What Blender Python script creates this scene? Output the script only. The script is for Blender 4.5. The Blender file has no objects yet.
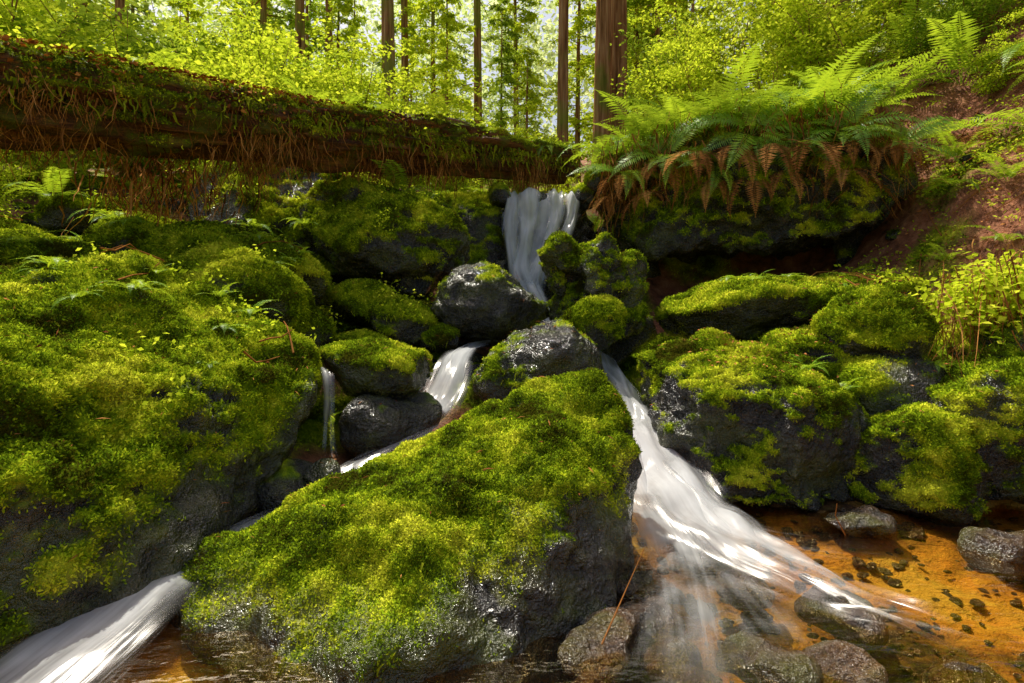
import bpy, bmesh, math, numpy as np
from mathutils import Vector, noise, Matrix, Euler
from mathutils.bvhtree import BVHTree
R = np.random.default_rng(7)
S = bpy.context.scene
COL = S.collection

# ---------------------------------------------------------------- helpers
def mk(name, V, F, mat, attrs=None, uv=None, smooth=False, parent=None, vec=None):
    V = np.asarray(V, np.float32); F = np.asarray(F, np.int32)
    me = bpy.data.meshes.new(name)
    n, k = F.shape
    me.vertices.add(len(V)); me.vertices.foreach_set('co', V.ravel())
    me.loops.add(n*k); me.loops.foreach_set('vertex_index', F.ravel())
    me.polygons.add(n)
    me.polygons.foreach_set('loop_start', np.arange(n, dtype=np.int32)*k)
    me.polygons.foreach_set('loop_total', np.full(n, k, np.int32))
    me.polygons.foreach_set('use_smooth', np.full(n, smooth))
    if attrs:
        for an, av in attrs.items():
            a = me.attributes.new(an, 'FLOAT', 'POINT')
            a.data.foreach_set('value', np.asarray(av, np.float32))
    if vec is not None:
        a = me.attributes.new('sn', 'FLOAT_VECTOR', 'POINT')
        a.data.foreach_set('vector', np.asarray(vec, np.float32).ravel())
    if uv is not None:
        l = me.uv_layers.new(name='UVMap')
        l.data.foreach_set('uv', np.asarray(uv, np.float32)[F.ravel()].ravel())
    me.update(calc_edges=True)
    if mat: me.materials.append(mat)
    o = bpy.data.objects.new(name, me); COL.objects.link(o)
    if parent: o.parent = parent
    return o

def empty(name):
    o = bpy.data.objects.new(name, None); COL.objects.link(o); return o

def inst(name, me, loc, rotz=0, s=1, rx=0, ry=0, parent=None):
    o = bpy.data.objects.new(name, me); COL.objects.link(o)
    o.location = loc; o.rotation_euler = (rx, ry, rotz); o.scale = (s, s, s)
    if parent: o.parent = parent
    return o

def fr(P, sc, octv=4, off=0.0, H=0.9):
    f = noise.fractal
    Q = (np.asarray(P, float)*sc + off).tolist()
    return np.array([f(q, H, 2.1, octv) for q in Q])
def nz1(P, sc, off=0.0):
    f = noise.noise
    Q = (np.asarray(P, float)*sc + off).tolist()
    return np.array([f(q) for q in Q])
def sst(a, b, x):
    t = np.clip((x-a)/(b-a), 0, 1); return t*t*(3-2*t)
def vnormals(V, F):
    a, b, c = V[F[:,0]], V[F[:,1]], V[F[:,2]]
    n = np.cross(b-a, c-a)
    if F.shape[1] == 4:
        n = np.cross(c-a, V[F[:,3]]-b)
    N = np.zeros_like(V)
    for i in range(F.shape[1]): np.add.at(N, F[:,i], n)
    return N/(np.linalg.norm(N, axis=1, keepdims=True)+1e-9)

_ico = {}
def ico(sub):
    if sub not in _ico:
        bm = bmesh.new(); bmesh.ops.create_icosphere(bm, subdivisions=sub, radius=1)
        V = np.array([v.co[:] for v in bm.verts]); F = np.array([[v.index for v in f.verts] for f in bm.faces])
        E = np.array([[e.verts[0].index, e.verts[1].index] for e in bm.edges]); bm.free()
        V /= np.linalg.norm(V, axis=1, keepdims=True)
        _ico[sub] = (V, F, E)
    return _ico[sub]

# ---------------------------------------------------------------- materials
class NT:
    def __init__(s, name):
        s.m = bpy.data.materials.new(name); s.m.use_nodes = True
        s.t = s.m.node_tree; s.t.nodes.clear()
        s.out = s.t.nodes.new('ShaderNodeOutputMaterial')
    def n(s, typ, ins=None, **kw):
        nd = s.t.nodes.new('ShaderNode'+typ)
        for k, v in kw.items(): setattr(nd, k, v)
        if ins:
            for k, v in ins.items():
                if isinstance(v, bpy.types.NodeSocket): s.t.links.new(v, nd.inputs[k])
                else: nd.inputs[k].default_value = v
        return nd
    def ramp(s, fac, stops):
        nd = s.t.nodes.new('ShaderNodeValToRGB'); s.t.links.new(fac, nd.inputs[0])
        cr = nd.color_ramp
        while len(cr.elements) < len(stops): cr.elements.new(0.5)
        for e, (p, c) in zip(cr.elements, stops):
            e.position = p; e.color = (c[0], c[1], c[2], 1) if not isinstance(c, (int, float)) else (c, c, c, 1)
        return nd.outputs[0]
    def math(s, op, a, b=0.0, c=None):
        nd = s.t.nodes.new('ShaderNodeMath'); nd.operation = op
        for i, v in enumerate((a, b) if c is None else (a, b, c)):
            if isinstance(v, bpy.types.NodeSocket): s.t.links.new(v, nd.inputs[i])
            else: nd.inputs[i].default_value = v
        return nd.outputs[0]
    def mixc(s, f, a, b, bt='MIX'):
        nd = s.t.nodes.new('ShaderNodeMix'); nd.data_type = 'RGBA'; nd.blend_type = bt
        for i, v in ((0, f), (6, a), (7, b)):
            if isinstance(v, bpy.types.NodeSocket): s.t.links.new(v, nd.inputs[i])
            else: nd.inputs[i].default_value = v if i == 0 else (*v, 1)
        return nd.outputs[2]
    def noise(s, vec, sc, det=4, rough=0.55):
        return s.n('TexNoise', {'Vector': vec, 'Scale': sc, 'Detail': det, 'Roughness': rough}).outputs[0]
    def done(s, sh, disp=None):
        s.t.links.new(sh, s.out.inputs[0]); return s.m

def moss_color(t, vec, extra=None):
    a = t.noise(vec, 3.0, 4, .6); b = t.noise(vec, 22, 2)
    f = t.math('ADD', t.math('MULTIPLY', a, 1.6), t.math('MULTIPLY', b, 0.4))
    f = t.math('SUBTRACT', f, 0.49)
    if extra is not None:
        f = t.math('ADD', f, t.math('MULTIPLY', t.math('SUBTRACT', extra, 0.5), 0.3))
    return t.ramp(f, [(0.26, (0.06, 0.055, 0.006)), (0.38, (0.09, 0.16, 0.006)), (0.52, (0.28, 0.41, 0.012)), (0.64, (0.50, 0.58, 0.018)), (0.80, (0.78, 0.80, 0.05))])

def ground_mat(name, kind):
    t = NT(name); vec = t.n('NewGeometry').outputs['Position']
    att = t.n('Attribute', attribute_name='moss').outputs['Fac']
    n1 = t.noise(vec, 7, 6, 0.65); n2 = t.noise(vec, 45, 3, 0.7)
    if kind in ('rock', 'bed'):
        c = t.ramp(n1, [(0.35, (0.003, 0.0025, 0.002)), (0.52, (0.014, 0.010, 0.006)), (0.64, (0.05, 0.038, 0.022)), (0.80, (0.18, 0.145, 0.09))])
        if kind == 'bed': c = t.mixc(0.6, c, t.ramp(n1, [(0.35, (0.015, 0.007, 0.003)), (0.65, (0.16, 0.07, 0.015))]))
        c = t.mixc(t.ramp(t.noise(vec, 3.5, 5), [(0.48, 0.0), (0.60, 0.7)]), c, (0.06, 0.07, 0.005))
        rough = t.ramp(n2, [(0.40, 0.07), (0.65, 0.38)]); spec = 1.0
    elif kind == 'bark':
        sv = t.n('Mapping', {'Vector': t.n('TexCoord').outputs['UV'], 'Scale': (3.0, 60.0, 1.0)}).outputs[0]
        n1 = t.noise(sv, 1.0, 6, 0.75)
        c = t.ramp(n1, [(0.3, (0.012, 0.005, 0.002)), (0.5, (0.12, 0.045, 0.016)), (0.7, (0.44, 0.18, 0.06))])
        c = t.mixc(t.ramp(t.noise(vec, 4, 4), [(0.48, 0.0), (0.60, 0.8)]), c, (0.12, 0.13, 0.012))
        rough = t.ramp(n2, [(0.3, 0.5), (0.7, 0.95)]); spec = 0.25
    else:
        c = t.ramp(n1, [(0.3, (0.06, 0.021, 0.009)), (0.5, (0.28, 0.10, 0.045)), (0.7, (0.50, 0.22, 0.105))])
        z = t.n('SeparateXYZ', {0: vec}).outputs[2]
        vo = t.n('TexVoronoi', {'Vector': vec, 'Scale': 14.0, 'Randomness': 1.0})
        peb = t.mixc(0.65, t.mixc(0.35, t.ramp(vo.outputs['Distance'], [(0.0, (0.50, 0.30, 0.07)), (0.5, (0.26, 0.12, 0.02)), (0.75, (0.03, 0.016, 0.006))]), vo.outputs['Color'], 'MULTIPLY'),
                     t.ramp(t.noise(vec, 1.7, 5), [(0.38, (0.03, 0.02, 0.006)), (0.46, (0.25, 0.12, 0.015)), (0.56, (0.62, 0.32, 0.03)), (0.70, (0.72, 0.55, 0.09))]))
        wet = t.ramp(t.math('ADD', z, 0.5), [(0.50, 1.0), (0.56, 0.0)])
        c = t.mixc(wet, c, peb)
        rough = t.ramp(n2, [(0.3, 0.6), (0.7, 0.95)]); spec = 0.25
    mc = moss_color(t, vec, n2)
    c2 = t.mixc(att, c, t.mixc(0.3, mc, (0.03, 0.04, 0.002)))
    rg = t.math('MAXIMUM', rough, att)
    h = t.math('ADD', t.math('MULTIPLY', n1, 1.0), t.math('MULTIPLY', n2, 0.45))
    bp = t.n('Bump', {'Strength': 1.0, 'Distance': 0.06, 'Height': h}).outputs[0]
    p = t.n('BsdfPrincipled', {'Base Color': c2, 'Roughness': rg, 'Normal': bp, 'Specular IOR Level': t.math('MULTIPLY', t.math('SUBTRACT', 1.0, att), spec)})
    return t.done(p.outputs[0])

def leaf_mat(name, stops, trans=0.5, mossy=False, gloss=0.0, tint=(0.62, 0.68, 0.03), tm=.45):
    t = NT(name); geo = t.n('NewGeometry'); vec = geo.outputs['Position']
    rnd = t.n('Attribute', attribute_name='rnd').outputs['Fac']
    if mossy: c = moss_color(t, vec, rnd)
    else:
        f = t.math('ADD', t.math('MULTIPLY', rnd, 0.6), t.math('MULTIPLY', t.noise(vec, 0.8, 1), 0.45))
        c = t.ramp(f, stops)
    df = t.n('BsdfDiffuse', {'Color': c}); m = df.outputs[0]
    if mossy:
        sn = t.n('Attribute', attribute_name='sn').outputs['Vector']
        v = t.n('VectorMath', {0: sn, 1: geo.outputs['Normal']}, operation='ADD')
        s1 = t.n('VectorMath', {0: geo.outputs['Normal'], 'Scale': 0.45}, operation='SCALE').outputs[0]
        t.t.links.new(s1, v.inputs[1])
        nv = t.n('VectorMath', {0: v.outputs[0]}, operation='NORMALIZE').outputs[0]
        t.t.links.new(nv, df.inputs['Normal'])
    if trans > 0:
        tr = t.n('BsdfTranslucent', {'Color': t.mixc(tm, c, tint)}).outputs[0]
        m = t.n('MixShader', {0: trans, 1: m, 2: tr}).outputs[0]
    if gloss > 0:
        g = t.n('BsdfGlossy', {'Color': (1, 1, 1, 1), 'Roughness': 0.4}).outputs[0]
        m = t.n('MixShader', {0: gloss, 1: m, 2: g}).outputs[0]
    return t.done(m)

M_rock = ground_mat('wet_mossy_rock', 'rock')
M_bed = ground_mat('wet_streambed_stone', 'bed')
M_soil = ground_mat('forest_soil', 'soil')
M_bark = ground_mat('decayed_bark', 'bark')
M_tuft = leaf_mat('moss_fronds', None, 0.22, mossy=True, tm=.2)
M_hang = leaf_mat('hanging_moss', [(0.2, (0.06, 0.07, 0.005)), (0.5, (0.20, 0.26, 0.01)), (0.8, (0.46, 0.50, 0.03))], .3)
M_lime = leaf_mat('lime_leaves', [(0.25, (0.18, 0.30, 0.008)), (0.5, (0.46, 0.60, 0.018)), (0.8, (0.78, 0.82, 0.06))], 0.55, tint=(.72, .80, .04))  # bright lime leaf colour, shared by shrubs, trees and ground cover
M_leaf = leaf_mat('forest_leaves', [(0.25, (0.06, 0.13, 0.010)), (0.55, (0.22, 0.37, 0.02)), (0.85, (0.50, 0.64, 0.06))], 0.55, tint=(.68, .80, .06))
M_far = leaf_mat('hazy_distant_leaves', [(0.25, (0.30, 0.42, 0.12)), (0.5, (0.60, 0.72, 0.28)), (0.8, (0.85, 0.9, 0.52))], 0.55, tint=(.85, .93, .45))  # leaf colour paled and desaturated to paint in a misty glow
M_fern = leaf_mat('fern_leaves', [(0.2, (0.07, 0.19, 0.010)), (0.5, (0.20, 0.40, 0.015)), (0.85, (0.48, 0.66, 0.03))], 0.5, gloss=.03)
M_dead = leaf_mat('dead_fern', [(0.2, (0.07, 0.025, 0.007)), (0.5, (0.27, 0.11, 0.03)), (0.85, (0.55, 0.27, 0.08))], 0.0)
M_litter = leaf_mat('leaf_litter', [(0.2, (0.07, 0.022, 0.008)), (0.5, (0.30, 0.10, 0.035)), (0.85, (0.60, 0.26, 0.08))], 0.0)

def trunk_mat():
    t = NT('redwood_bark'); vec = t.n('NewGeometry').outputs['Position']
    sv = t.n('Mapping', {'Vector': vec, 'Scale': (14, 14, 0.8)}).outputs[0]
    n = t.noise(sv, 1, 5, 0.6)
    c = t.ramp(n, [(0.3, (0.07, 0.035, 0.018)), (0.5, (0.34, 0.16, 0.075)), (0.72, (0.62, 0.38, 0.21))])
    c = t.mixc(t.ramp(t.noise(vec, 0.9, 3), [(0.48, 0.0), (0.62, 0.7)]), c, (0.20, 0.26, 0.03))
    bp = t.n('Bump', {'Strength': 1.0, 'Distance': 0.06, 'Height': n}).outputs[0]
    return t.done(t.n('BsdfDiffuse', {'Color': c, 'Normal': bp}).outputs[0])
M_trunk = trunk_mat()

def silky():
    t = NT('silky_white_water')
    uv = t.n('TexCoord').outputs['UV']
    a = t.noise(t.n('Mapping', {'Vector': uv, 'Scale': (13, 0.9, 1)}).outputs[0], 1.0, 4, 0.6)
    b = t.noise(t.n('Mapping', {'Vector': uv, 'Scale': (50, 1.3, 1)}).outputs[0], 1.0, 2, 0.5)
    c = t.noise(t.n('Mapping', {'Vector': uv, 'Scale': (5, 3.2, 1)}).outputs[0], 1.0, 3, 0.5)
    dens = t.n('Attribute', attribute_name='dens').outputs['Fac']
    s = t.math('ADD', t.math('ADD', t.math('MULTIPLY', a, 1.15), t.math('MULTIPLY', b, 0.25)), t.math('MULTIPLY', c, 1.4))
    f = t.math('SUBTRACT', t.math('ADD', s, t.math('MULTIPLY', dens, 1.5)), 2.2)
    al = t.n('MapRange', {'Value': f, 'From Min': -0.40, 'From Max': 1.0, 'To Min': 0.0, 'To Max': 0.96}, interpolation_type='SMOOTHSTEP').outputs[0]
    al = t.math('MULTIPLY', al, t.n('MapRange', {'Value': dens, 'From Min': 0.0, 'From Max': 0.7}, interpolation_type='SMOOTHSTEP').outputs[0])
    bp = t.n('Bump', {'Strength': 0.2, 'Distance': 0.03, 'Height': s}).outputs[0]
    d = t.n('BsdfDiffuse', {'Color': (0.80, 0.82, 0.84, 1), 'Normal': bp}).outputs[0]
    tr = t.n('BsdfTranslucent', {'Color': (0.85, 0.87, 0.89, 1)}).outputs[0]
    m = t.n('MixShader', {0: 0.45, 1: d, 2: tr}).outputs[0]
    tp = t.n('BsdfTransparent').outputs[0]
    g2 = t.n('BsdfGlossy', {'Color': (1, 1, 1, 1), 'Roughness': 0.2, 'Normal': bp}).outputs[0]
    tp = t.n('MixShader', {0: t.math('MULTIPLY', t.math('MINIMUM', dens, 0.3), 0.25), 1: tp, 2: g2}).outputs[0]
    return t.done(t.n('MixShader', {0: al, 1: tp, 2: m}).outputs[0])
M_silk = silky()

def pool_mat():
    t = NT('clear_amber_water'); vec = t.n('NewGeometry').outputs['Position']
    n = t.math('ADD', t.noise(t.n('Mapping', {'Vector': vec, 'Scale': (2.5, 7.0, 1), 'Rotation': (0, 0, -.5)}).outputs[0], 1.0, 4), t.math('MULTIPLY', t.noise(vec, 16, 2), 0.15))
    bp = t.n('Bump', {'Strength': 0.5, 'Distance': 0.06, 'Height': n}).outputs[0]
    fz = t.n('Fresnel', {'IOR': 1.6, 'Normal': bp}).outputs[0]
    g = t.n('BsdfGlossy', {'Color': (1, .95, .78, 1), 'Roughness': 0.10, 'Normal': bp}).outputs[0]
    tp = t.n('BsdfTransparent', {'Color': (0.97, 0.84, 0.56, 1)}).outputs[0]
    return t.done(t.n('MixShader', {0: fz, 1: tp, 2: g}).outputs[0])
M_pool = pool_mat()

# ---------------------------------------------------------------- terrain
CP = np.array([
 (.5,1.5,-.24),(1.5,2,-.16),(2.5,2.5,-.10),(1,3,-.12),(2.3,3.0,-.08),(0,0,-.3),(-1.4,1.8,-.12),(3.5,1.5,-.16),(4.6,1.8,.1),(3,2.6,-.07),
 (-1.2,2.6,-.05),(-1.1,3.2,.12),(3.1,3.3,.05),(3.7,3.3,.55),(3.3,3.9,.8),(3.6,4.3,1.2),(4.5,5,2.4),(4.9,4,2.1),(6,7,4.6),(7,5,4.4),(2.5,4.4,.7),
 (3,5,1.0),(3.1,5.8,1.2),(2,5.6,.9),(2,6.8,1.1),(3.4,7.0,1.5),(2,8.2,2.9),(4,8.3,3.7),(3,9.5,3.6),(1.4,8,2.3),(.7,3.6,.08),(.75,4.3,.38),(.3,5,.6),(0,6,.75),
 (.4,6.3,.8),(.4,6.75,1.0),(.4,7.3,2.25),(.8,9,2.5),(1,11,2.8),(-.5,7.3,2.2),(-.9,6.6,1.5),(-1,4.5,.55),(-.5,4.2,.35),(-1.5,5,.9),(-1,6,1.15),(-2,6,1.5),(-3,5,1.35),
 (-3,7,2.3),(-4.5,4,1.3),(-5,6,2),(-4,3,1.0),(-3,1.5,.2),(-3.2,.2,.1),(-6,8,2.8),(-2,8.5,2.8),(0,12,3.2),(-5,12,3.8),(5,12,5.0),(10,10,7),(-10,10,3.5),
 (-10,2,2),(10,2,5),(0,-4,-.3),(-8,-5,1),(8,-5,2),(0,20,4.6),(-15,20,5),(15,20,8.5),(0,40,10),(30,40,16),(-30,40,11),(40,0,14),(-40,0,8),(0,60,16),(0,-30,3),(-40,60,18),(40,60,22)], float)
def _phi(x, y, cx, cy): return np.sqrt((x-cx)**2+(y-cy)**2+.12)
_A = _phi(CP[:, None, 0], CP[:, None, 1], CP[None, :, 0], CP[None, :, 1])
_n = len(CP); _Q = np.stack([np.ones(_n), CP[:, 0], CP[:, 1]], 1)
_M = np.block([[_A, _Q], [_Q.T, np.zeros((3, 3))]])
_W = np.linalg.solve(_M, np.concatenate([CP[:, 2], np.zeros(3)]))
def hgt(x, y):
    x = np.atleast_1d(np.asarray(x, float)); y = np.atleast_1d(np.asarray(y, float))
    z = _W[-3]+_W[-2]*x+_W[-1]*y
    for i in range(_n): z = z+_W[i]*_phi(x, y, CP[i, 0], CP[i, 1])
    return z
def h1(x, y): return float(hgt(x, y)[0])

N = 330
t = np.linspace(-1, 1, N)
gx = 2.0*np.sinh(4.1*t); gy = 4+2.0*np.sinh(4.1*t)
X, Y = np.meshgrid(gx, gy, indexing='ij'); X = X.ravel(); Y = Y.ravel()
Z = hgt(X, Y)
P = np.stack([X, Y, Z], 1)
nn = fr(P*[1, 1, 0.3], 1.3, 5); n2 = fr(P*[1, 1, .3], 6, 3, 9.1)
wetm = sst(-0.02, 0.25, Z)
P[:, 2] += nn*0.16*(0.2+0.8*wetm)+n2*0.04
ii = np.arange(N*N).reshape(N, N)
FT = np.stack([ii[:-1, :-1].ravel(), ii[1:, :-1].ravel(), ii[1:, 1:].ravel(), ii[:-1, 1:].ravel()], 1)
mo = sst(-0.15, 0.35, fr(P, 1.1, 3, 4.4)+0.2-sst(2.6, 4.0, X)*sst(3.6, 4.4, Y)*0.65)*sst(0.05, 0.2, P[:, 2])
terrain = mk('ground', P, FT, M_soil, {'moss': mo}, smooth=True)
TUFT = []
def addtuft(o, V, F, m, dens, size):
    TUFT.append((o, V, F, m, dens, size))
near = (np.abs(X) < 6) & (Y > 1) & (Y < 9.5)
Fn = FT[near[FT].all(1)]
addtuft(terrain, P, Fn, mo, 1800, 0.028)

# ---------------------------------------------------------------- boulders
DROOP = []
def finish_rock(name, V, F, seed, mlo, mw, rough, dens, size, mat=M_rock, parent=None, thick=0.02, extra=None, shape=1.0):
    o = seed*3.17
    sc = rough
    n = vnormals(V, F)
    n_big = fr(V, 1.6, 4, o); n_med = fr(V, 6.0, 4, o+5)
    V = V+n*(n_big*0.085*sc*shape+n_med*0.032*sc)[:, None]
    n = vnormals(V, F)
    mn = fr(V, 2.3, 5, o+11)
    m = sst(mlo, mlo+mw, n[:, 2]+0.75*mn)
    if extra is not None: m = m*extra(V)
    cl = np.abs(nz1(V, 7.0, o+2)); cl2 = np.abs(nz1(V, 26.0, o+3))
    V = V+n*(m*(.5+0.9*cl+0.75*cl2)*thick)[:, None]
    ob = mk(name, V, F, mat, {'moss': m}, smooth=True, parent=parent)
    if dens > 0:
        addtuft(ob, V, F, m, dens, size)
        k = np.where((m > .3) & (m < .98) & (n[:, 2] < .55) & (n[:, 1] < .3))[0]
        if len(k): DROOP.append((ob, V[k]+n[k]*.01, size))
    return ob

def ell(name, c, r, rot=(0, 0, 0), seed=1, sub=5, mlo=-0.2, mw=0.5, rough=1.0, dens=9000, size=0.022, p=2.6, cuts=6, **kw):
    D, F, E = ico(sub)
    rg = np.random.default_rng(seed)
    rad = 1/np.power((np.abs(D)**p).sum(1), 1/p)
    V = D*rad[:, None]
    for i in range(cuts):
        q = rg.normal(size=3); q /= np.linalg.norm(q); dd = rg.uniform(0.68, 0.92)
        s = V@q-dd
        V = V-np.where(s > 0, s*0.9, 0)[:, None]*q
    for _ in range(2):
        A = np.zeros_like(V); C = np.zeros(len(V))
        np.add.at(A, E[:, 0], V[E[:, 1]]); np.add.at(A, E[:, 1], V[E[:, 0]])
        np.add.at(C, E[:, 0], 1); np.add.at(C, E[:, 1], 1)
        V = 0.4*V+0.6*A/C[:, None]
    M = np.array(Euler([math.radians(a) for a in rot]).to_matrix())
    V = (V*np.array(r))@M.T+np.array(c)
    return finish_rock(name, V, F, seed, mlo, mw, rough*min(1, max(r)*2.0), dens*1.5, size*.75, **kw)

def hull(name, pts, seed=1, sub=6, smooth=8, mlo=-0.2, mw=0.5, rough=1.0, dens=9000, size=0.022, **kw):
    bm = bmesh.new()
    for p in pts: bm.verts.new(p)
    r = bmesh.ops.convex_hull(bm, input=bm.verts)
    bmesh.ops.triangulate(bm, faces=bm.faces)
    bv = BVHTree.FromBMesh(bm); bm.free()
    P0 = np.array(pts); c = (P0.min(0)+P0.max(0))/2*0.5+P0.mean(0)*0.5
    D, F, E = ico(sub)
    cc = Vector(c); r = np.zeros(len(D))
    for i, d in enumerate(D.tolist()):
        h = bv.ray_cast(cc, Vector(d)); r[i] = h[3] if h[0] is not None else 0.1
    V = c+D*r[:, None]
    for _ in range(smooth*3):
        A = np.zeros_like(V); C = np.zeros(len(V))
        np.add.at(A, E[:, 0], V[E[:, 1]]); np.add.at(A, E[:, 1], V[E[:, 0]])
        np.add.at(C, E[:, 0], 1); np.add.at(C, E[:, 1], 1)
        V = 0.35*V+0.65*A/C[:, None]
    return finish_rock(name, V, F, seed, mlo, mw, rough, dens*1.5, size*.75, **kw)

B = 'mossy_boulder'
ex1 = lambda V: sst(-.06, .24, V[:, 2]-.28*sst(-.6, .5, V[:, 0])+.12*nz1(V, 4, 1)+.09*nz1(V, 11, 4))*.9+.1*(nz1(V, 9, 3) > .1)
ex2 = lambda V: 1-.95*sst(.0, .22, (V[:, 0]+1.60)*.9-(V[:, 2]-.28)*.75+.20*nz1(V, 3, 1)+.12*nz1(V, 9, 1))
hull(B, [(.42,3.0,.84),(.2,3.05,.80),(.04,3.0,.72),(-.16,2.9,.63),(-.65,2.6,.47),(-.91,2.45,.32),(-1.40,2.3,.04),(-1.2,2.05,-.10),(-.88,1.80,-.16),(-.3,1.64,-.15),
         (-.25,1.86,.16),(.19,2.15,.28),(.67,2.72,.52),(.62,2.9,.68),(.58,2.5,.05),(.2,1.96,-.15),(.3,3.5,.5),(-.6,3.2,.2),(-1.2,2.7,-.1),(-.3,2.6,-.4),(.6,3.2,-.1)],
     seed=3, sub=7, smooth=6, mlo=0.20, mw=0.30, rough=1.1, dens=28000, size=0.016, thick=.016, extra=ex1)
hull(B, [(-1.08,3.2,.72),(-1.27,3.4,.93),(-1.97,3.6,1.27),(-2.42,3.6,1.46),(-2.88,3.2,1.40),(-3.3,2.6,1.25),(-1.66,1.85,.02),(-1.9,1.5,.02),(-1.36,2.15,.06),(-1.34,2.4,.2),
         (-1.15,3.0,.36),(-1.66,2.05,.57),(-1.52,2.45,.6),(-1.93,2.1,.86),(-2.3,2.0,1.02),(-2.7,4.5,1.2),(-1.4,4.0,.7),(-3.2,1.6,-.2),(-1.4,2.6,-.3),(-3.9,3.4,.6),(-2.3,3,-.4)],
     seed=8, sub=7, smooth=5, mlo=-0.02, mw=0.4, rough=1.3, dens=19000, size=0.022, thick=0.028, extra=ex2)
ell(B, (-2.04,4.15,1.20), (.52,.42,.34), (10,18,-15), 11, 6, -.3, .4, .8, 15000, .024)
ell(B, (-2.25,4.8,1.45), (.72,.45,.28), (0,16,-10), 12, 6, -.3, .4, .8, 12000, .026)
ell(B, (-2.97,4.6,1.58), (.36,.34,.22), (0,8,0), 13, 5, -.3, .4, .8, 12000, .026)
ell(B, (-3.55,4.25,1.50), (.62,.45,.17), (0,3,0), 14, 5, -.3, .4, .8, 12000, .026)
ell(B, (-1.72,4.5,.98), (.28,.26,.20), (0,10,0), 15, 5, -.1, .4, .8, 12000, .024)
ell(B, (-3.4,5.3,1.75), (.35,.3,.2), (0,0,20), 43, 5, -.1, .4, .8, 9000, .026)
ell(B, (-4.1,5.5,2.0), (.4,.3,.22), (0,0,20), 44, 5, -.1, .4, .8, 9000, .026)
ell(B, (-4.3,4.6,1.65), (.42,.3,.2), (0,0,50), 45, 5, -.1, .4, .8, 9000, .026)
hull(B, [(-3.4,6.2,2.68),(-2.76,6.3,2.80),(-2.2,6.5,2.7),(-1.2,6.6,2.45),(-3.3,5.6,1.5),(-2.2,5.6,1.3),(-1.5,5.9,1.6),(-3.6,7.2,2.0),(-1.2,7.2,2.0),(-2.6,5.5,2.0),(-2.0,6.2,.6)],
     seed=21, sub=6, smooth=3, mlo=0.05, mw=.4, rough=1.3, dens=7000, size=.028)
ell(B, (-1.27,5.75,1.82), (.82,.65,.50), (4,12,-8), 22, 6, .05, .4, 1.3, 9000, .028)
ell(B, (-1.3,5.05,1.14), (.26,.24,.20), (0,0,0), 23, 5, -.4, .4, .7, 12000, .024)
ell(B, (-.95,4.9,1.0), (.25,.23,.19), (0,10,0), 24, 5, -.4, .4, .7, 12000, .024)
ell(B, (-.95,5.5,1.36), (.2,.2,.16), (0,0,30), 25, 5, -.1, .4, .7, 10000, .024)
ell(B, (-.62,4.95,.86), (.22,.2,.12), (0,0,30), 26, 5, .0, .4, .7, 10000, .022)
ell(B, (-1.25,4.6,.80), (.24,.22,.12), (0,0,30), 27, 5, .1, .4, .7, 10000, .022)
ell(B, (-1.55,5.3,1.2), (.24,.22,.15), (0,0,30), 28, 5, -.1, .4, .7, 10000, .022)
W = 'wet_boulder'
ell(W, (-.23,5.2,1.15), (.52,.42,.36), (0,14,10), 31, 6, .55, .5, 1.0, 6000, .022)
ell(B, (-.90,3.9,.72), (.42,.34,.17), (-6,6,0), 32, 6, .45, .3, .7, 14000, .02)
ell(W, (-.82,3.68,.42), (.32,.26,.19), (0,0,20), 33, 5, .9, .3, 1.4, 0, .02)
ell(W, (-1.22,3.05,.16), (.22,.2,.17), (0,0,20), 34, 5, .9, .3, 1.0, 0, .02)
ell(W, (-1.02,3.05,.26), (.10,.1,.09), (0,0,20), 35, 5, .9, .3, 1.0, 0, .02)
ell(W, (.13,4.2,.70), (.50,.36,.27), (8,-14,0), 36, 6, .65, .5, 1.2, 7000, .02)
ell(W, (-.95,5.6,.9), (.3,.3,.25), (0,0,0), 37, 5, .5, .5, 1.0, 4000, .02)
hull(W, [(-1.1,7.3,2.65),(-.2,7.3,2.6),(-.12,6.9,2.3),(-.15,6.7,1.7),(-.25,6.5,1.0),(-1.2,6.6,1.0),(-1.3,6.8,2.0),(-.2,7.8,2.3),(-1.2,7.9,2.2)], seed=41, sub=6, smooth=4, mlo=.2, mw=.4, dens=4000, size=.026)
hull(W, [(-.3,7.1,2.40),(.95,7.1,2.40),(-.2,6.8,1.7),(.85,6.8,1.7),(-.2,6.5,.7),(1.0,6.45,.7),(-.3,8,2.2),(1,8,2.2)], seed=42, sub=6, smooth=3, mlo=1.3, mw=.4, rough=1.8, dens=0, size=.026)
ell(W, (.62,6.62,1.55), (.25,.2,.28), (0,0,0), 46, 5, 1.0, .4, 1.4, 0, .02)
ell(W, (-.12,6.55,1.35), (.14,.2,.35), (0,0,0), 47, 5, .7, .4, 1.4, 3000, .02)
ell(W, (.36,6.98,2.42), (.10,.16,.10), (0,0,0), 48, 4, 1.0, .4, 1.0, 0, .02)
ell(W, (.90,6.9,2.42), (.14,.2,.16), (0,0,0), 49, 5, .2, .4, 1.0, 5000, .02)
ell(W, (-.14,6.95,2.45), (.13,.2,.14), (0,0,0), 50, 5, .2, .4, 1.0, 5000, .02)
st = empty('mossy_stump')
ell('stump_body', (.70,5.0,1.22), (.28,.28,.46), (0,-8,0), 51, 6, .1, .5, 3.0, 9000, .026, p=3, cuts=9, parent=st)
ell('stump_knob', (.45,4.95,1.56), (.24,.2,.13), (0,25,0), 52, 6, .2, .4, 3.0, 9000, .026, parent=st)
ell('stump_base', (.67,4.6,1.0), (.22,.2,.21), (0,0,0), 53, 5, -.5, .4, 1.0, 14000, .024, parent=st)
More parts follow.
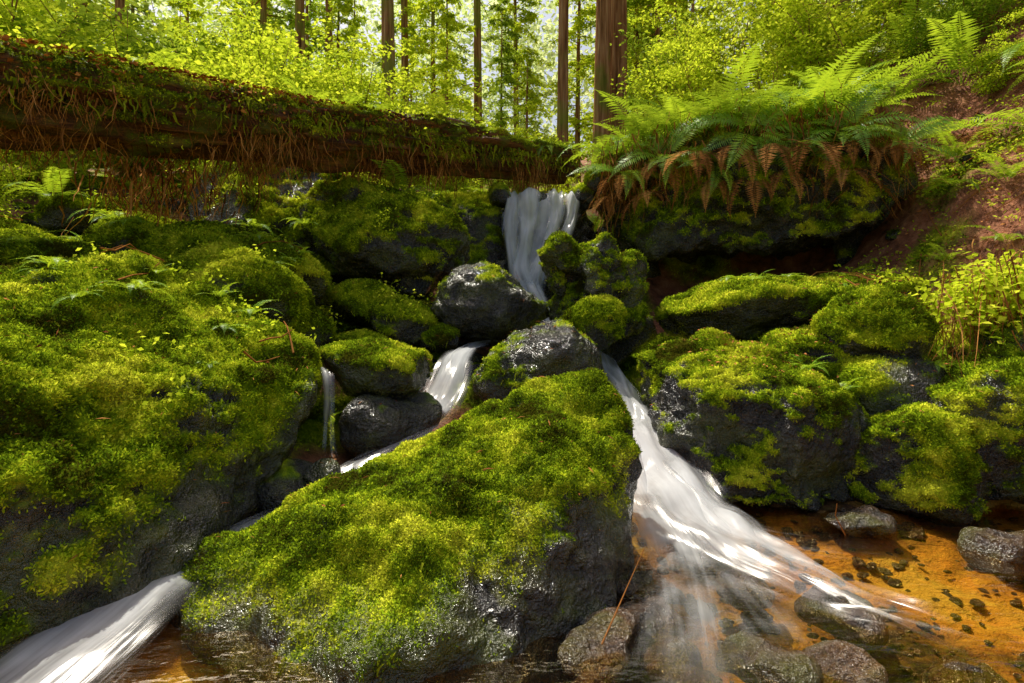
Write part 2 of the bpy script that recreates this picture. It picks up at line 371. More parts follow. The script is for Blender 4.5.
ell('stump_side', (.98,5.0,1.33), (.13,.2,.25), (0,20,0), 54, 5, .4, .4, 3.0, 6000, .026, parent=st)
ell('stump_snag', (.36,4.98,1.40), (.09,.12,.18), (0,-20,0), 57, 5, .2, .4, 3.0, 6000, .026, parent=st)
ell(W, (.95,5.2,.85), (.35,.3,.25), (0,0,0), 55, 5, .5, .4, 1.0, 6000, .024)
hull(B, [(.92,4.2,.84),(1.5,4.1,.93),(2.0,3.9,.80),(1.0,3.85,.55),(2.18,3.6,.45),(2.05,3.3,.0),(1.6,3.15,.0),(1.15,3.25,.05),(.98,3.6,.25),(1.12,3.45,.62),(1.65,3.25,.60),(2.0,3.4,.55),(2.1,4.4,.3),(1,4.4,.2),(1.6,3.8,-.3)],
     seed=61, sub=7, smooth=4, mlo=.30, mw=.32, rough=1.3, dens=17000, size=0.019)
ell(B, (2.35,4.85,1.14), (1.08,.55,.27), (0,-6,4), 62, 6, -.3, .4, .8, 11000, .026)
ell(B, (2.24,4.15,.68), (.40,.34,.28), (0,10,0), 63, 6, -.2, .4, .9, 14000, .022)
ell(B, (2.52,3.95,.93), (.33,.3,.30), (0,0,20), 64, 6, -.1, .4, 1.2, 14000, .022)
ell(B, (2.40,3.35,.24), (.42,.32,.30), (0,0,-10), 65, 6, -.15, .4, 1.0, 17000, .02)
ell(B, (2.98,3.45,.36), (.45,.35,.42), (0,-10,0), 66, 6, .0, .4, 1.2, 13000, .022)
ell(B, (3.3,3.7,.75), (.4,.35,.3), (0,-10,0), 67, 5, .0, .4, 1.2, 9000, .022)
ell(W, (2.55,3.8,.5), (.35,.3,.35), (0,-10,0), 68, 5, .4, .4, 1.0, 9000, .022)
hull('overhanging_rock', [(.95,6.6,2.62),(1.05,6.5,2.1),(1.5,6.2,1.75),(2.6,5.9,1.72),(3.6,5.6,1.95),(4.0,5.6,2.35),(4.1,6.2,3.0),(1.6,6.3,2.9),(2.6,6.1,3.0),(3.4,5.9,2.9),(2.3,7.0,3.3),(4.2,7.4,3.6),(1.1,7.6,2.6),(4,7.5,1.9),(1.3,7.5,1.8),(2.6,5.75,2.3)],
     seed=71, sub=7, smooth=4, mlo=-.25, mw=.6, rough=1.9, dens=5000, size=.030)
ell(W, (1.3,7.4,1.2), (.7,.4,.9), (0,0,0), 72, 5, .9, .4, 1.3, 0, .03)
ell(W, (4.2,6.3,1.6), (.6,.5,.8), (0,0,0), 73, 5, .6, .4, 1.3, 3000, .03)

def stones(name, lst, mlo, seed, dens=0, mat=None, sub=4):
    D, F, E = ico(sub); VV = []; FF = []; off = 0; MM = []
    rg = np.random.default_rng(seed)
    for (x, y, z, r) in lst:
        s = r*rg.uniform([.8, .7, .4], [1.3, 1.1, .65])
        V = D.copy()
        for i in range(7):
            q = rg.normal(size=3); q /= np.linalg.norm(q); dd = rg.uniform(.5, .85)
            e = V@q-dd; V = V-np.where(e > 0, e*.95, 0)[:, None]*q
        a = rg.uniform(0, 6.28); ca, sa = math.cos(a), math.sin(a)
        V = V*s; V = V@np.array([[ca, -sa, 0], [sa, ca, 0], [0, 0, 1]]).T+[x, y, z]
        if sub > 2:
            nb = fr(V, 2/r*.4, 3, rg.uniform(0, 50)); n = vnormals(V, F)
            V = V+n*(nb*r*.25)[:, None]
        n = vnormals(V, F)
        m = sst(mlo, mlo+.4, n[:, 2]+.5*nz1(V, 4, 3))
        VV.append(V); FF.append(F+off); MM.append(m); off += len(V)
    V = np.concatenate(VV); F = np.concatenate(FF); m = np.concatenate(MM)
    o = mk(name, V, F, mat or M_rock, {'moss': m}, smooth=True)
    if dens: addtuft(o, V, F, m, dens, .018)
    return o
stones('stream_stones', [(1.83,3.0,.03,.15),(2.36,2.74,.0,.20),(.32,2.0,-.04,.19),(.50,2.15,-.03,.17),(.85,1.92,-.03,.18),(1.28,2.2,-.03,.15),(1.10,1.85,-.05,.18),
    (.62,1.78,-.07,.17),(1.0,2.45,-.04,.13),(.5,2.45,-.01,.15),(.2,1.8,-.08,.13),(.45,3.3,.13,.12),(.55,1.95,-.05,.13),(1.5,1.85,-.07,.14)]
    +[(x, y, h1(x, y)+.0, r) for x, y, r in zip(R.uniform(-.2, 3.2, 50), R.uniform(1.4, 3.3, 50), R.uniform(.03, .08, 50))], 1.2, 5, mat=M_bed)
stones('pebbles', [(x, y, h1(x, y)+.01, r) for x, y, r in zip(R.uniform(-.2, 3.6, 900), R.uniform(1.3, 3.4, 900), R.uniform(.01, .035, 900))], 1.5, 25, mat=M_bed, sub=2)
stones('cascade_stones', [(x, y, h1(x, y)+.03, r) for x, y, r in zip(R.uniform(-1.2, .9, 40), R.uniform(3.8, 6.2, 40), R.uniform(.05, .14, 40))], 1.0, 15)
stones('mossy_stones', [(x, y, h1(x, y)+.04, r) for x, y, r in zip(R.uniform(-6, -.8, 110), R.uniform(4.4, 7.5, 110), R.uniform(.06, .2, 110))], .2, 6, 9000)
stones('bank_stones', [(x, y, h1(x, y)+.0, r) for x, y, r in zip(R.uniform(2.5, 5, 18), R.uniform(3.4, 6.5, 18), R.uniform(.05, .12, 18))], .3, 7, 8000)

# ---------------------------------------------------------------- fallen log
def log():
    A = np.array([-7.2, .8, 2.42]); Bp = np.array([.80, 7.92, 3.02]); ax = Bp-A; L = np.linalg.norm(ax); ax /= L
    s = np.cross(ax, [0, 0, 1]); s /= np.linalg.norm(s); u = np.cross(s, ax)
    n, k = 520, 110
    T = np.linspace(0, 1, n); TH = np.linspace(0, 2*np.pi, k, endpoint=False)
    tt, th = np.meshgrid(T, TH, indexing='ij'); tt = tt.ravel(); th = th.ravel()
    r = .40-.16*tt
    q = np.stack([tt*L*.8, np.cos(th)*1.0, np.sin(th)*1.0], 1)
    r = r*(1+.20*fr(q, 1.2, 3))
    q2 = np.stack([tt*L*.5, np.cos(th)*3.2, np.sin(th)*3.2], 1)
    g = fr(q2, 1.4, 5, 7); r = r+.08*g
    r = r-.12*sst(.1, .3, fr(q, 2.2, 4, 20))
    r = r*np.clip((1-tt)/.012, .02, 1)**.5
    c = A+np.outer(tt*L, ax)
    V = c+(np.cos(th)*r)[:, None]*s+(np.sin(th)*r)[:, None]*u
    V[:, 2] += .05*np.sin(tt*9)
    idx = np.arange(n*k).reshape(n, k); j = np.roll(idx, -1, 1)
    F = np.stack([idx[:-1].ravel(), j[:-1].ravel(), j[1:].ravel(), idx[1:].ravel()], 1)
    nrm = vnormals(V, F)
    if (nrm*(V-c)).sum() < 0: F = F[:, ::-1]; nrm = -nrm
    m = sst(.30, .75, nrm[:, 2]+1.0*fr(V, 1.9, 4, 3)-.2)
    V = V+nrm*(m*.05*(.4+np.abs(nz1(V, 8))))[:, None]
    uv = np.stack([tt*L*.35, th/6.283*.6], 1)
    o = mk('fallen_log', V, F, M_bark, {'moss': m*.8}, uv=uv, smooth=True)
    addtuft(o, V, F, m, 7000, .022)
    return A, ax, L, s, u
LA, Lax, LL, Ls, Lu = log()

# ---------------------------------------------------------------- strand masses
def strands(name, roots, length, mat, wid=.006, seed=0, parent=None, curl=.12, up=None, seg=5):
    rg = np.random.default_rng(seed); n = len(roots)
    P = np.array(roots, float); L = length*rg.uniform(.15, 1.2, n)**1.4
    d = np.zeros((n, 3)); d[:, 2] = -1
    if up is not None: d = np.array(up, float)
    d += rg.normal(0, .35, (n, 3)); V = []
    side = rg.normal(size=(n, 3)); side[:, 2] = 0; side /= np.linalg.norm(side, axis=1, keepdims=True)
    wv = rg.uniform(.4, 1.4, n)
    for i in range(seg+1):
        w = wid*(1-.7*i/seg)*wv
        V.append(P-side*w[:, None]); V.append(P+side*w[:, None])
        P = P+d*(L/seg)[:, None]; d = d+rg.normal(0, curl, (n, 3)); d[:, 2] -= .15
        d /= np.linalg.norm(d, axis=1, keepdims=True)
    V = np.stack(V, 1); m = 2*(seg+1); b = (np.arange(n)*m)[:, None]
    F = np.concatenate([b+np.array([2*i, 2*i+1, 2*i+3, 2*i+2]) for i in range(seg)])
    rn = np.repeat(rg.uniform(0, 1, n), m)
    return mk(name, V.reshape(-1, 3), F, mat, {'rnd': rn}, parent=parent)

log_o = bpy.data.objects['fallen_log']
def logpt(tt, an, k=1.0):
    return LA+np.outer(tt*LL, Lax)+((.40-.16*tt)*k*np.cos(an))[:, None]*Ls+((.40-.16*tt)*k*np.sin(an))[:, None]*Lu
tt = R.uniform(.33, 1, 2000); an = R.uniform(-2.6, 1.0, 2000)
strands('hanging_roots', logpt(tt, an), .22, M_dead, .004, 1, log_o, .4)
cl = R.uniform(.34, 1, 26); tt = np.clip(cl[R.integers(0, 26, 2200)]+R.normal(0, .011, 2200), .3, 1); an = R.uniform(-1.9, .3, 2200)
strands('root_clumps', logpt(tt, an), .36, M_dead, .0045, 11, log_o, .32)
tt = R.uniform(.33, 1, 2200); an = R.uniform(-.3, 1.3, 2200)
strands('hanging_moss', logpt(tt, an, 1.03), .14, M_hang, .011, 12, log_o, .4)
rt = np.array([(x, y, 2.3+R.normal(0, .15)) for x, y in zip(R.normal(-2.95, .38, 500), R.normal(4.95, .2, 500))])
strands('root_curtain', rt, .42, M_dead, .006, 2, log_o, .35)
rg = np.random.default_rng(55)
for ob, PP, sz in DROOP[:26]:
    k = rg.integers(0, len(PP), min(1600, len(PP)//3+20))
    strands('drooping_moss', PP[k], .06 if len(PP) > 3000 else .05, M_hang, .0045, int(rg.integers(1e6)), ob, .5, seg=3)

# ---------------------------------------------------------------- leaves
def leaves(name, C, size, mat, seed, flat=.5, parent=None, asp=.55, nrm=None):
    rg = np.random.default_rng(seed); n = len(C)
    a = rg.normal(size=(n, 3)); a[:, 2] *= flat; a /= np.linalg.norm(a, axis=1, keepdims=True)
    b = rg.normal(size=(n, 3)); b[:, 2] *= flat
    b -= (a*b).sum(1, keepdims=True)*a; b /= np.linalg.norm(b, axis=1, keepdims=True)
    s = (size*rg.uniform(.6, 1.3, n))[:, None]
    V = np.stack([C, C+a*s*.45+b*s*asp*.5, C+a*s-np.array([0, 0, .15])*s, C+a*s*.45-b*s*asp*.5], 1).reshape(-1, 3)
    F = np.arange(4*n).reshape(n, 4)
    return mk(name, V, F, mat, {'rnd': np.repeat(rg.uniform(0, 1, n), 4)}, parent=parent)

def tube(pts, rad, k=6):
    pts = np.array(pts, float); n = len(pts); V = []
    tg = np.gradient(pts, axis=0); tg /= np.linalg.norm(tg, axis=1, keepdims=True)+1e-9
    ref = np.array([.31, .95, .1])
    for i in range(n):
        s = np.cross(tg[i], ref)
        if np.linalg.norm(s) < .1: s = np.cross(tg[i], [1, 0, 0])
        s /= np.linalg.norm(s); u = np.cross(s, tg[i])
        for j in range(k):
            a = 2*math.pi*j/k; V.append(pts[i]+rad[i]*(math.cos(a)*s+math.sin(a)*u))
    F = [[i*k+j, i*k+(j+1) % k, (i+1)*k+(j+1) % k, (i+1)*k+j] for i in range(n-1) for j in range(k)]
    return np.array(V), np.array(F)
def tubes(name, lst, mat, k=6, parent=None):
    VV = []; FF = []; o = 0
    for p, r in lst:
        V, F = tube(p, r, k); VV.append(V); FF.append(F+o); o += len(V)
    V = np.concatenate(VV); F = np.concatenate(FF)
    return mk(name, V, F, mat, {'rnd': np.full(len(V), .4)}, smooth=True, parent=parent)

def shrub_parts(h, rad, nst, nleaf, seed):
    rg = np.random.default_rng(seed); st = []; C = []
    per = nleaf//(nst*6)
    for i in range(nst):
        a = rg.uniform(0, 6.28); lean = rg.uniform(.2, 1)*rad; hh = h*rg.uniform(.55, 1)
        pts = [np.array([0, 0, 0])+rg.normal(0, .05, 3)*[1, 1, 0]]
        for j in range(1, 6):
            f = j/5; pts.append(np.array([math.cos(a)*lean*f**1.3, math.sin(a)*lean*f**1.3, hh*f])+rg.normal(0, .04*h*.4, 3))
        st.append((pts, np.linspace(.012, .003, 6)*h*.5))
        for j in range(6):
            base = pts[rg.integers(1, 6)]; d = rg.normal(size=3); d[2] = abs(d[2])*.3; d /= np.linalg.norm(d)
            tip = base+d*rad*rg.uniform(.25, .65)
            st.append(([base, (base+tip)/2+[0, 0, .04], tip], [.005*h*.5, .003*h*.5, .0015]))
            f = rg.uniform(0.1, 1.1, per)[:, None]
            C.append(base+(tip-base)*f+rg.normal(0, 1, (per, 3))*[rad*.10, rad*.10, rad*.045])
    return st, np.concatenate(C)

SH = []
for i in range(5):
    st, C = shrub_parts(2.2, 1.1, 9, 4600, 100+i)
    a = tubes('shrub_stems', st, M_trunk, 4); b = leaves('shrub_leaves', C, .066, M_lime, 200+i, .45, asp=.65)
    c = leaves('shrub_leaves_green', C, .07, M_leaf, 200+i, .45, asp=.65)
    SH.append((a.data, b.data, c.data))
    for o in (a, b, c): bpy.data.objects.remove(o)
def shrub(x, y, s, green=False, name='leafy_shrub', z=None):
    e = empty(name); k = R.integers(0, 5)
    e.location = (x, y, (h1(x, y) if z is None else z)-.05); e.rotation_euler = (0, 0, R.uniform(0, 6.28)); e.scale = (s, s, s*R.uniform(.85, 1.1))
    inst('stems', SH[k][0], (0, 0, 0), parent=e); inst('leaves', SH[k][2 if green else 1], (0, 0, 0), parent=e)
for i in range(20):
    x = -9.5+8.4*(i+R.random())/20; y = max(7.6+(x+6)*.3, 6.2)+R.uniform(0, 2.8)
    shrub(x, y, R.uniform(1.0, 1.5) if x < -4 else R.uniform(.7, 1.1), green=(R.random() < .2))
for x, y, s in [(-2.6,8.2,.8),(-3.6,7.6,1.0),(-1.6,8.9,.7),(-.9,9.8,.7),(.0,10.2,.6),(.9,10.5,.5),(1.8,9.8,.5),(2.4,9.4,.6),(3.2,9.3,.9),(4.0,8.9,.9),(4.8,8.6,1.0),(5.6,8.2,1.),(6.4,7.6,.9),(7.3,8.0,1.1),(5.2,9.8,1.3),(6.5,9.8,1.4),(4.2,10.8,1.3),(8.4,9.,1.3),(3.4,12,1.2),(-7.5,5.0,1.0),(-6.6,6.6,1.3),(-5.6,6.9,1.2),(5.6,7.0,.6),(6.2,6.4,.6),(-5.2,5.6,.4),(-4.9,4.6,.3),(3.0,10.6,1.1),(5.2,6.2,.35),(4.9,7.9,.8)]:
    shrub(x, y, s, green=(R.random() < .3))

# ---------------------------------------------------------------- forest
def trunk(name, r, h, seed, parent=None, k=28):
    n = 60
    T = np.linspace(0, 1, n); TH = np.linspace(0, 2*np.pi, k, endpoint=False)
    tt, th = np.meshgrid(T, TH, indexing='ij'); tt = tt.ravel(); th = th.ravel()
    rr = r*(1-.75*tt)+r*.5*np.exp(-tt*h*1.6)
    rr = rr*(1+.10*nz1(np.stack([np.cos(th)*2.2, np.sin(th)*2.2, tt*h*.15], 1), 1.5, seed))
    bx = r*.5*np.sin(tt*3+seed); by = r*.5*np.cos(tt*2.3+seed)
    V = np.stack([np.cos(th)*rr+bx-bx[0], np.sin(th)*rr+by-by[0], tt*h-.4], 1)
    idx = np.arange(n*k).reshape(n, k); j = np.roll(idx, -1, 1)
    F = np.stack([idx[:-1].ravel(), j[:-1].ravel(), j[1:].ravel(), idx[1:].ravel()], 1)
    return mk(name, V, F, M_trunk, smooth=True, parent=parent)
def crown_parts(h, rad, z0, nb, nleaf, seed):
    rg = np.random.default_rng(seed); st = []; C = []; per = nleaf//nb
    for i in range(nb):
        f = (i+rg.random())/nb; z = z0+(h-z0)*f; L = rad*(1-.75*f)*rg.uniform(.5, 1.1); a = rg.uniform(0, 6.28)
        d = np.array([math.cos(a), math.sin(a), 0]); pts = [d*L*q+[0, 0, z+L*(.18*q-.38*q*q)] for q in (0, .35, .7, 1)]
        st.append((pts, [.035, .02, .012, .005]))
        q = rg.uniform(.15, 1.05, per)
        p = d*(L*q)[:, None]; p[:, 2] = z+L*(.18*q-.38*q*q)
        sd = np.array([-d[1], d[0], 0]); wv = rg.normal(0, .22*L, per)*(1.1-q)
        p += sd*wv[:, None]; p[:, 2] -= np.abs(wv)*.25+np.abs(rg.normal(0, .12, per))
        C.append(p)
    return st, np.concatenate(C)
TR = []
for i in range(4):
    tall = 14
    tr = trunk('trunk', .12+.03*i, tall, 300+i)
    st, C = crown_parts(tall, 3.2, .8+.5*i, 52, 7000, 310+i)
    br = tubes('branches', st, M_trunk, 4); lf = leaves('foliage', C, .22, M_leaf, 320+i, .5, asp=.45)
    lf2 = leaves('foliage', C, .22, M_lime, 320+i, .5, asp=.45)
    TR.append((tr.data, br.data, lf.data, lf2.data))
    for o in (tr, br, lf, lf2): bpy.data.objects.remove(o)
def tree(x, y, s, name='conifer_tree', lime=False, k=None):
    e = empty(name); k = R.integers(0, 4) if k is None else k
    e.location = (x, y, h1(x, y)-.1); e.rotation_euler = (0, 0, R.uniform(0, 6.28)); e.scale = (s, s, s)
    inst('trunk', TR[k][0], (0, 0, 0), parent=e); inst('branches', TR[k][1], (0, 0, 0), parent=e); inst('foliage', TR[k][3 if lime else 2], (0, 0, 0), parent=e)
for x, y, r, h, s in [(1.23,14,.15,18,1),(2.40,15.5,.25,20,2),(2.95,16,.28,20,3),(-3.0,14,.19,18,4),(-5.9,16,.16,20,5),(-5.3,16.5,.13,20,6),(-1.3,22,.18,24,10),(-3.9,21,.16,24,11),(8,14,.25,20,15),(6.0,20,.2,24,16),(-9,13,.12,16,13)]:
    e = empty('redwood_tree'); e.location = (x, y, h1(x, y)-.1)
    trunk('trunk', r, h, 400+s, parent=e)
    st, C = crown_parts(h, 2.4, 7.5, 26, 1800, 500+s)
    tubes('branches', st, M_trunk, 4, parent=e); leaves('foliage', C, .2, M_leaf, 600+s, .35, parent=e, asp=.4)
for i in range(32):
    y = R.uniform(18, 34); x = R.uniform(-1, 1)*(4+y*.95)
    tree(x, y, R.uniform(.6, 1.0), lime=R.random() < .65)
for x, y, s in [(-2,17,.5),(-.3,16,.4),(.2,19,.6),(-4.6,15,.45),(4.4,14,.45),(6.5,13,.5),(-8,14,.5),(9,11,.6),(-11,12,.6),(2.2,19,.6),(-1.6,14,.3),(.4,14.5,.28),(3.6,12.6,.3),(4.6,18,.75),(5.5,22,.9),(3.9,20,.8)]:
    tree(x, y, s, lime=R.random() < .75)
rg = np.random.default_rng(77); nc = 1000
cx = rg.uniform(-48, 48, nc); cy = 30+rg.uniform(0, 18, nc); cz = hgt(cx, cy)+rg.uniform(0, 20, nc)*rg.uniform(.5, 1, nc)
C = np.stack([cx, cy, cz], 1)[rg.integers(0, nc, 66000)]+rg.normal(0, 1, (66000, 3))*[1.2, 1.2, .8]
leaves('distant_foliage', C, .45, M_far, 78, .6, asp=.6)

# ---------------------------------------------------------------- ferns
def fern_mesh(name, L, nf, np_, seed, mat, droop=1.0, up=65):
    rg = np.random.default_rng(seed); V = []; F = []; rn = []
    for i in range(nf):
        a = 2*math.pi*(i+rg.uniform(-.3, .3))/nf; l = L*rg.uniform(.65, 1.1); e0 = math.radians(up+rg.uniform(-25, 15)); e1 = math.radians(-35*droop+rg.uniform(-30, 20))
        d = np.array([math.cos(a), math.sin(a), 0]); sd = np.array([-d[1], d[0], 0])
        p = d*.03; r0 = rg.random()*.7
        prev = p.copy()
        for j in range(np_):
            t_ = j/(np_-1); e = e0+(e1-e0)*t_**.8
            tg = d*math.cos(e)+np.array([0, 0, math.sin(e)]); un = -d*math.sin(e)+np.array([0, 0, math.cos(e)])
            p = p+tg*l/np_
            b = len(V); w = .005*(1-.7*t_)
            V += [prev-sd*w, prev+sd*w, p+sd*w, p-sd*w]; F.append([b, b+1, b+2, b+3]); rn += [r0]*4
            prev = p.copy()
            if t_ < .12: continue
            pl = l*.15*(math.sin(math.pi*min(1, (t_*.93+.12)))**.7)*(1 if t_ < .5 else (1-(t_-.5)*1.1))+.008
            pw = l/np_*.45
            for sg in (-1, 1):
                dr = sd*sg*.93+tg*.28+un*(-.12+rg.uniform(-.15, .15)); dr /= np.linalg.norm(dr)
                b = len(V)
                V += [p-tg*pw*.3, p+dr*pl*.35-tg*pw, p+dr*pl, p+dr*pl*.35+tg*pw]
                F.append([b, b+1, b+2, b+3]); rr = min(1, max(0, r0+rg.uniform(0, .3))); rn += [rr]*4
    o = mk(name, V, F, mat, {'rnd': rn}); me = o.data; bpy.data.objects.remove(o); return me
FM = [fern_mesh('fern', 1.05, 11, 34, 700+i, M_fern, .7+.25*i, 76-6*i) for i in range(4)]
DM = [fern_mesh('dead_fern', .85, 10, 26, 720+i, M_dead, 2.3, 10) for i in range(3)]
bpy.context.view_layer.update()
dg = bpy.context.evaluated_depsgraph_get()
SKIP = ('leaves', 'foliage', 'stems', 'branches', 'trunk', 'hanging_roots', 'root_curtain', 'root_clumps', 'hanging_moss', 'distant_foliage', 'drooping_moss')
def drop(x, y, z0=12., skiplog=False):
    while True:
        hit, loc, nr, idx, ob, mt = S.ray_cast(dg, Vector((x, y, z0)), Vector((0, 0, -1)))
        if not hit: return h1(x, y)
        if ob.name.split('.')[0] in SKIP or (skiplog and ob.name == 'fallen_log'):
            z0 = loc.z-.01; continue
        return loc.z
def fern(x, y, s, z=None, rx=0, ry=0, dead=False, k=None):
    zz = drop(x, y, skiplog=True) if z is None else z
    ms = DM if dead else FM
    inst('dead_fern_clump' if dead else 'sword_fern', ms[R.integers(0, len(ms)) if k is None else k], (x, y, zz-.03*min(1, s*2)), R.uniform(0, 6.28) if rx == 0 else 0, s, rx, ry)
for x, y, s in [(1.15,6.75,.75),(1.5,6.55,.9),(1.9,6.45,1.),(2.35,6.35,1.1),(2.8,6.2,1.1),(3.2,6.1,1.),(3.6,6.1,.9),(2.1,6.9,1.1),(2.7,6.8,1.2),(3.3,6.8,1.2),(3.9,6.9,1.1),(1.6,7.2,.9),(2.4,7.5,1.3),(3.2,7.6,1.4),
                (4.3,7.6,1.3),(4.9,7.3,1.1),(5.3,6.7,1.),(4.5,8.3,1.3),(5.5,7.8,1.2),(1.1,7.7,.7),(3.6,8.3,1.4),(2.6,8.4,1.1),(6.1,7.2,1.)]:
    fern(x, y, s*1.08, k=R.integers(0, 2))
for x, y, z, s in [(1.25,6.35,2.6,.65),(1.65,6.2,2.75,.75),(2.5,5.95,2.95,.8),(3.35,5.75,2.9,.75),(2.1,6.05,2.6,.65),(2.9,5.85,2.7,.65),(3.8,5.6,2.75,.65)]:
    fern(x, y, s, z=z, rx=math.radians(R.uniform(35, 60)), ry=math.radians(R.uniform(-20, 20)))
for x, y, z, s in [(1.25,6.3,2.62,.6),(1.6,6.12,2.72,.7),(1.95,6.0,2.78,.8),(2.3,5.9,2.80,.8),(2.65,5.82,2.82,.8),(3.0,5.75,2.82,.8),(3.35,5.65,2.8,.75),(3.7,5.55,2.75,.7),(2.1,5.98,2.5,.7),(2.8,5.8,2.55,.7),(3.3,5.65,2.5,.7),(1.1,6.4,2.4,.5),(1.45,6.2,2.4,.6),(2.45,5.85,2.5,.7)]:
    fern(x, y, s*1.0, z=z, dead=True)
for x, y, s in [(4.55,4.5,.75),(4.9,5.4,.8),(4.45,4.15,.6),(5.6,6.1,.9),(4.2,5.4,.4),(4.7,6.4,.7),(5.2,4.9,.8),(4.6,5.9,.5),(4.0,4.6,.35),(5.4,5.5,.7),(3.9,5.9,.5),(4.35,5.0,.45),(3.75,4.9,.3)]: fern(x, y, s)
for x, y, s in [(4.3,6.0,.6),(4.7,5.2,.5),(5.0,6.1,.7)]: fern(x, y, s, dead=True)
for f, s, dz in [(.44,.4,0),(.49,.35,0),(.53,.45,0),(.66,.5,0),(.69,.55,0),(.72,.5,0),(.76,.4,0),(.84,.45,0),(.95,.6,0),(.98,.5,0),(.9,.4,0),(.8,.4,0)]:
    p = LA+Lax*LL*f; fern(p[0]-.02, p[1]+.02, s, z=p[2]+.30-.12*f)
for x, y, s in [(-1.15,6.0,.65),(-1.0,6.15,.5),(-2.9,5.1,.5),(-2.75,5.2,.4),(-.3,7.5,.5),(-.9,7.5,.5),(-3.6,7.4,.7),(-4.6,7.2,.7),(-3.5,5.0,.4),(-4.2,5.2,.5),(-3.9,4.7,.35),(-2.5,5.5,.4),(-3.2,4.9,.3),(-4.6,4.9,.45),(-2.0,5.5,.3),(-.75,6.2,.3)]: fern(x, y, s)
for i in range(48):
    x, y = (R.uniform(-3.6, -1.5), R.uniform(2.6, 5.5)) if i < 34 else (R.uniform(1.9, 3.2), R.uniform(3.6, 5.2))
    fern(x, y, R.uniform(.10, .24))
xs = R.uniform(1.0, 3.9, 1800); t_ = (xs-1)/2.9
rt = np.stack([xs, 6.42-t_*.72+R.normal(0, .10, 1800), 2.62+.35*np.sin(t_*2.6)+R.normal(0, .17, 1800)], 1)
strands('hanging_root_fringe', rt, .55, M_dead, .006, 5, bpy.data.objects['overhanging_rock'], .3)

pl = empty('bank_plant')
cs = np.array([(3.35,3.9,1.3),(3.2,3.8,1.2),(3.5,3.8,1.15),(3.15,3.85,1.3),(3.45,3.95,1.4),(3.3,3.7,1.05),(3.0,3.8,1.2),(3.2,3.65,1.35),(3.45,3.7,1.25),(3.1,3.7,1.1)])
C = cs[R.integers(0, 10, 2400)]+R.normal(0, 1, (2400, 3))*[.13, .12, .07]
leaves('leaves', C, .055, M_lime, 41, .5, parent=pl, asp=.6)
strands('stems', cs[R.integers(0, 10, 550)]+R.normal(0, .12, (550, 3)), .55, M_dead, .004, 42, pl)
f = R.uniform(.2, 1, 110); C = np.concatenate([LA+Lax*LL*q+[0, 0, .40-.14*q]+R.normal(0, 1, (24, 3))*[.11, .11, .07] for q in f])
leaves('log_seedlings', C, .045, M_lime, 43, .5, parent=log_o, asp=.6)
tt = R.uniform(.3, 1, 3600); an = R.normal(1.2, .6, 3600)
leaves('log_litter', logpt(tt, an, 1.04)+[0, 0, .02], .045, M_litter, 46, .3, parent=log_o)

# ---------------------------------------------------------------- litter
def scat(n, x0, x1, y0, y1, seed, zmin=-9):
    rg = np.random.default_rng(seed); C = []
    for a, b in zip(rg.uniform(x0, x1, n), rg.uniform(y0, y1, n)):
        z = drop(a, b)
        if z > zmin: C.append((a, b, z+.015))
    return C
C = scat(7500, 2.6, 6.2, 3.6, 8, 1)
leaves('leaf_litter', np.array(C), .045, M_litter, 44, .3, asp=.3)
C = scat(1500, -3.6, -1.2, 5.6, 7.3, 2)+scat(500, -3.0, 3, 2.0, 5.5, 3, .3)+scat(400, 1.2, 2.2, 3.6, 4.2, 4, .3)
leaves('fallen_leaves', np.array(C), .030, M_litter, 45, .25, asp=.4)
C = scat(1500, -3.2, 3.2, 1.9, 5.5, 31, .2)
leaves('fallen_needles', np.array(C), .045, M_litter, 48, .3, asp=.10)
base = np.array(scat(480, 2.9, 7, 4.0, 9, 11)+scat(260, -6, -.5, 4.6, 8, 12)+scat(30, -3.4, -1.4, 2.4, 4.6, 13))
C = base[R.integers(0, len(base), 16000)]+np.abs(R.normal(0, 1, (16000, 3)))*[0, 0, .05]+R.normal(0, 1, (16000, 3))*[.06, .06, 0]
leaves('ground_cover', C, .033, M_lime, 47, .6, asp=.6)
tw = []
rg = np.random.default_rng(9)
for i in range(170):
    a, b = (rg.uniform(2.7, 5.5), rg.uniform(3.6, 7)) if i < 90 else (rg.uniform(-5, -1), rg.uniform(2.8, 7))
    L = rg.uniform(.15, .7); an = rg.uniform(0, 6.28); pts = []
    for q in (-.5, -.17, .17, .5):
        px, py = a+math.cos(an)*L*q, b+math.sin(an)*L*q; pts.append((px, py, drop(px, py)+.02+rg.uniform(0, .04)))
    if max(p[2] for p in pts)-min(p[2] for p in pts) > L*.8: continue
    tw.append((pts, [.006, .005, .004, .003]))
tw.append(([(.30,1.90,.05),(.37,1.99,.12),(.43,2.06,.19),(.50,2.15,.26)], [.003, .003, .002, .0015]))
tw.append(([(1.7,2.9,.0),(1.62,2.85,.12),(1.6,2.8,.2)], [.004, .003, .002]))
tubes('fallen_twigs', tw, M_dead, 5)

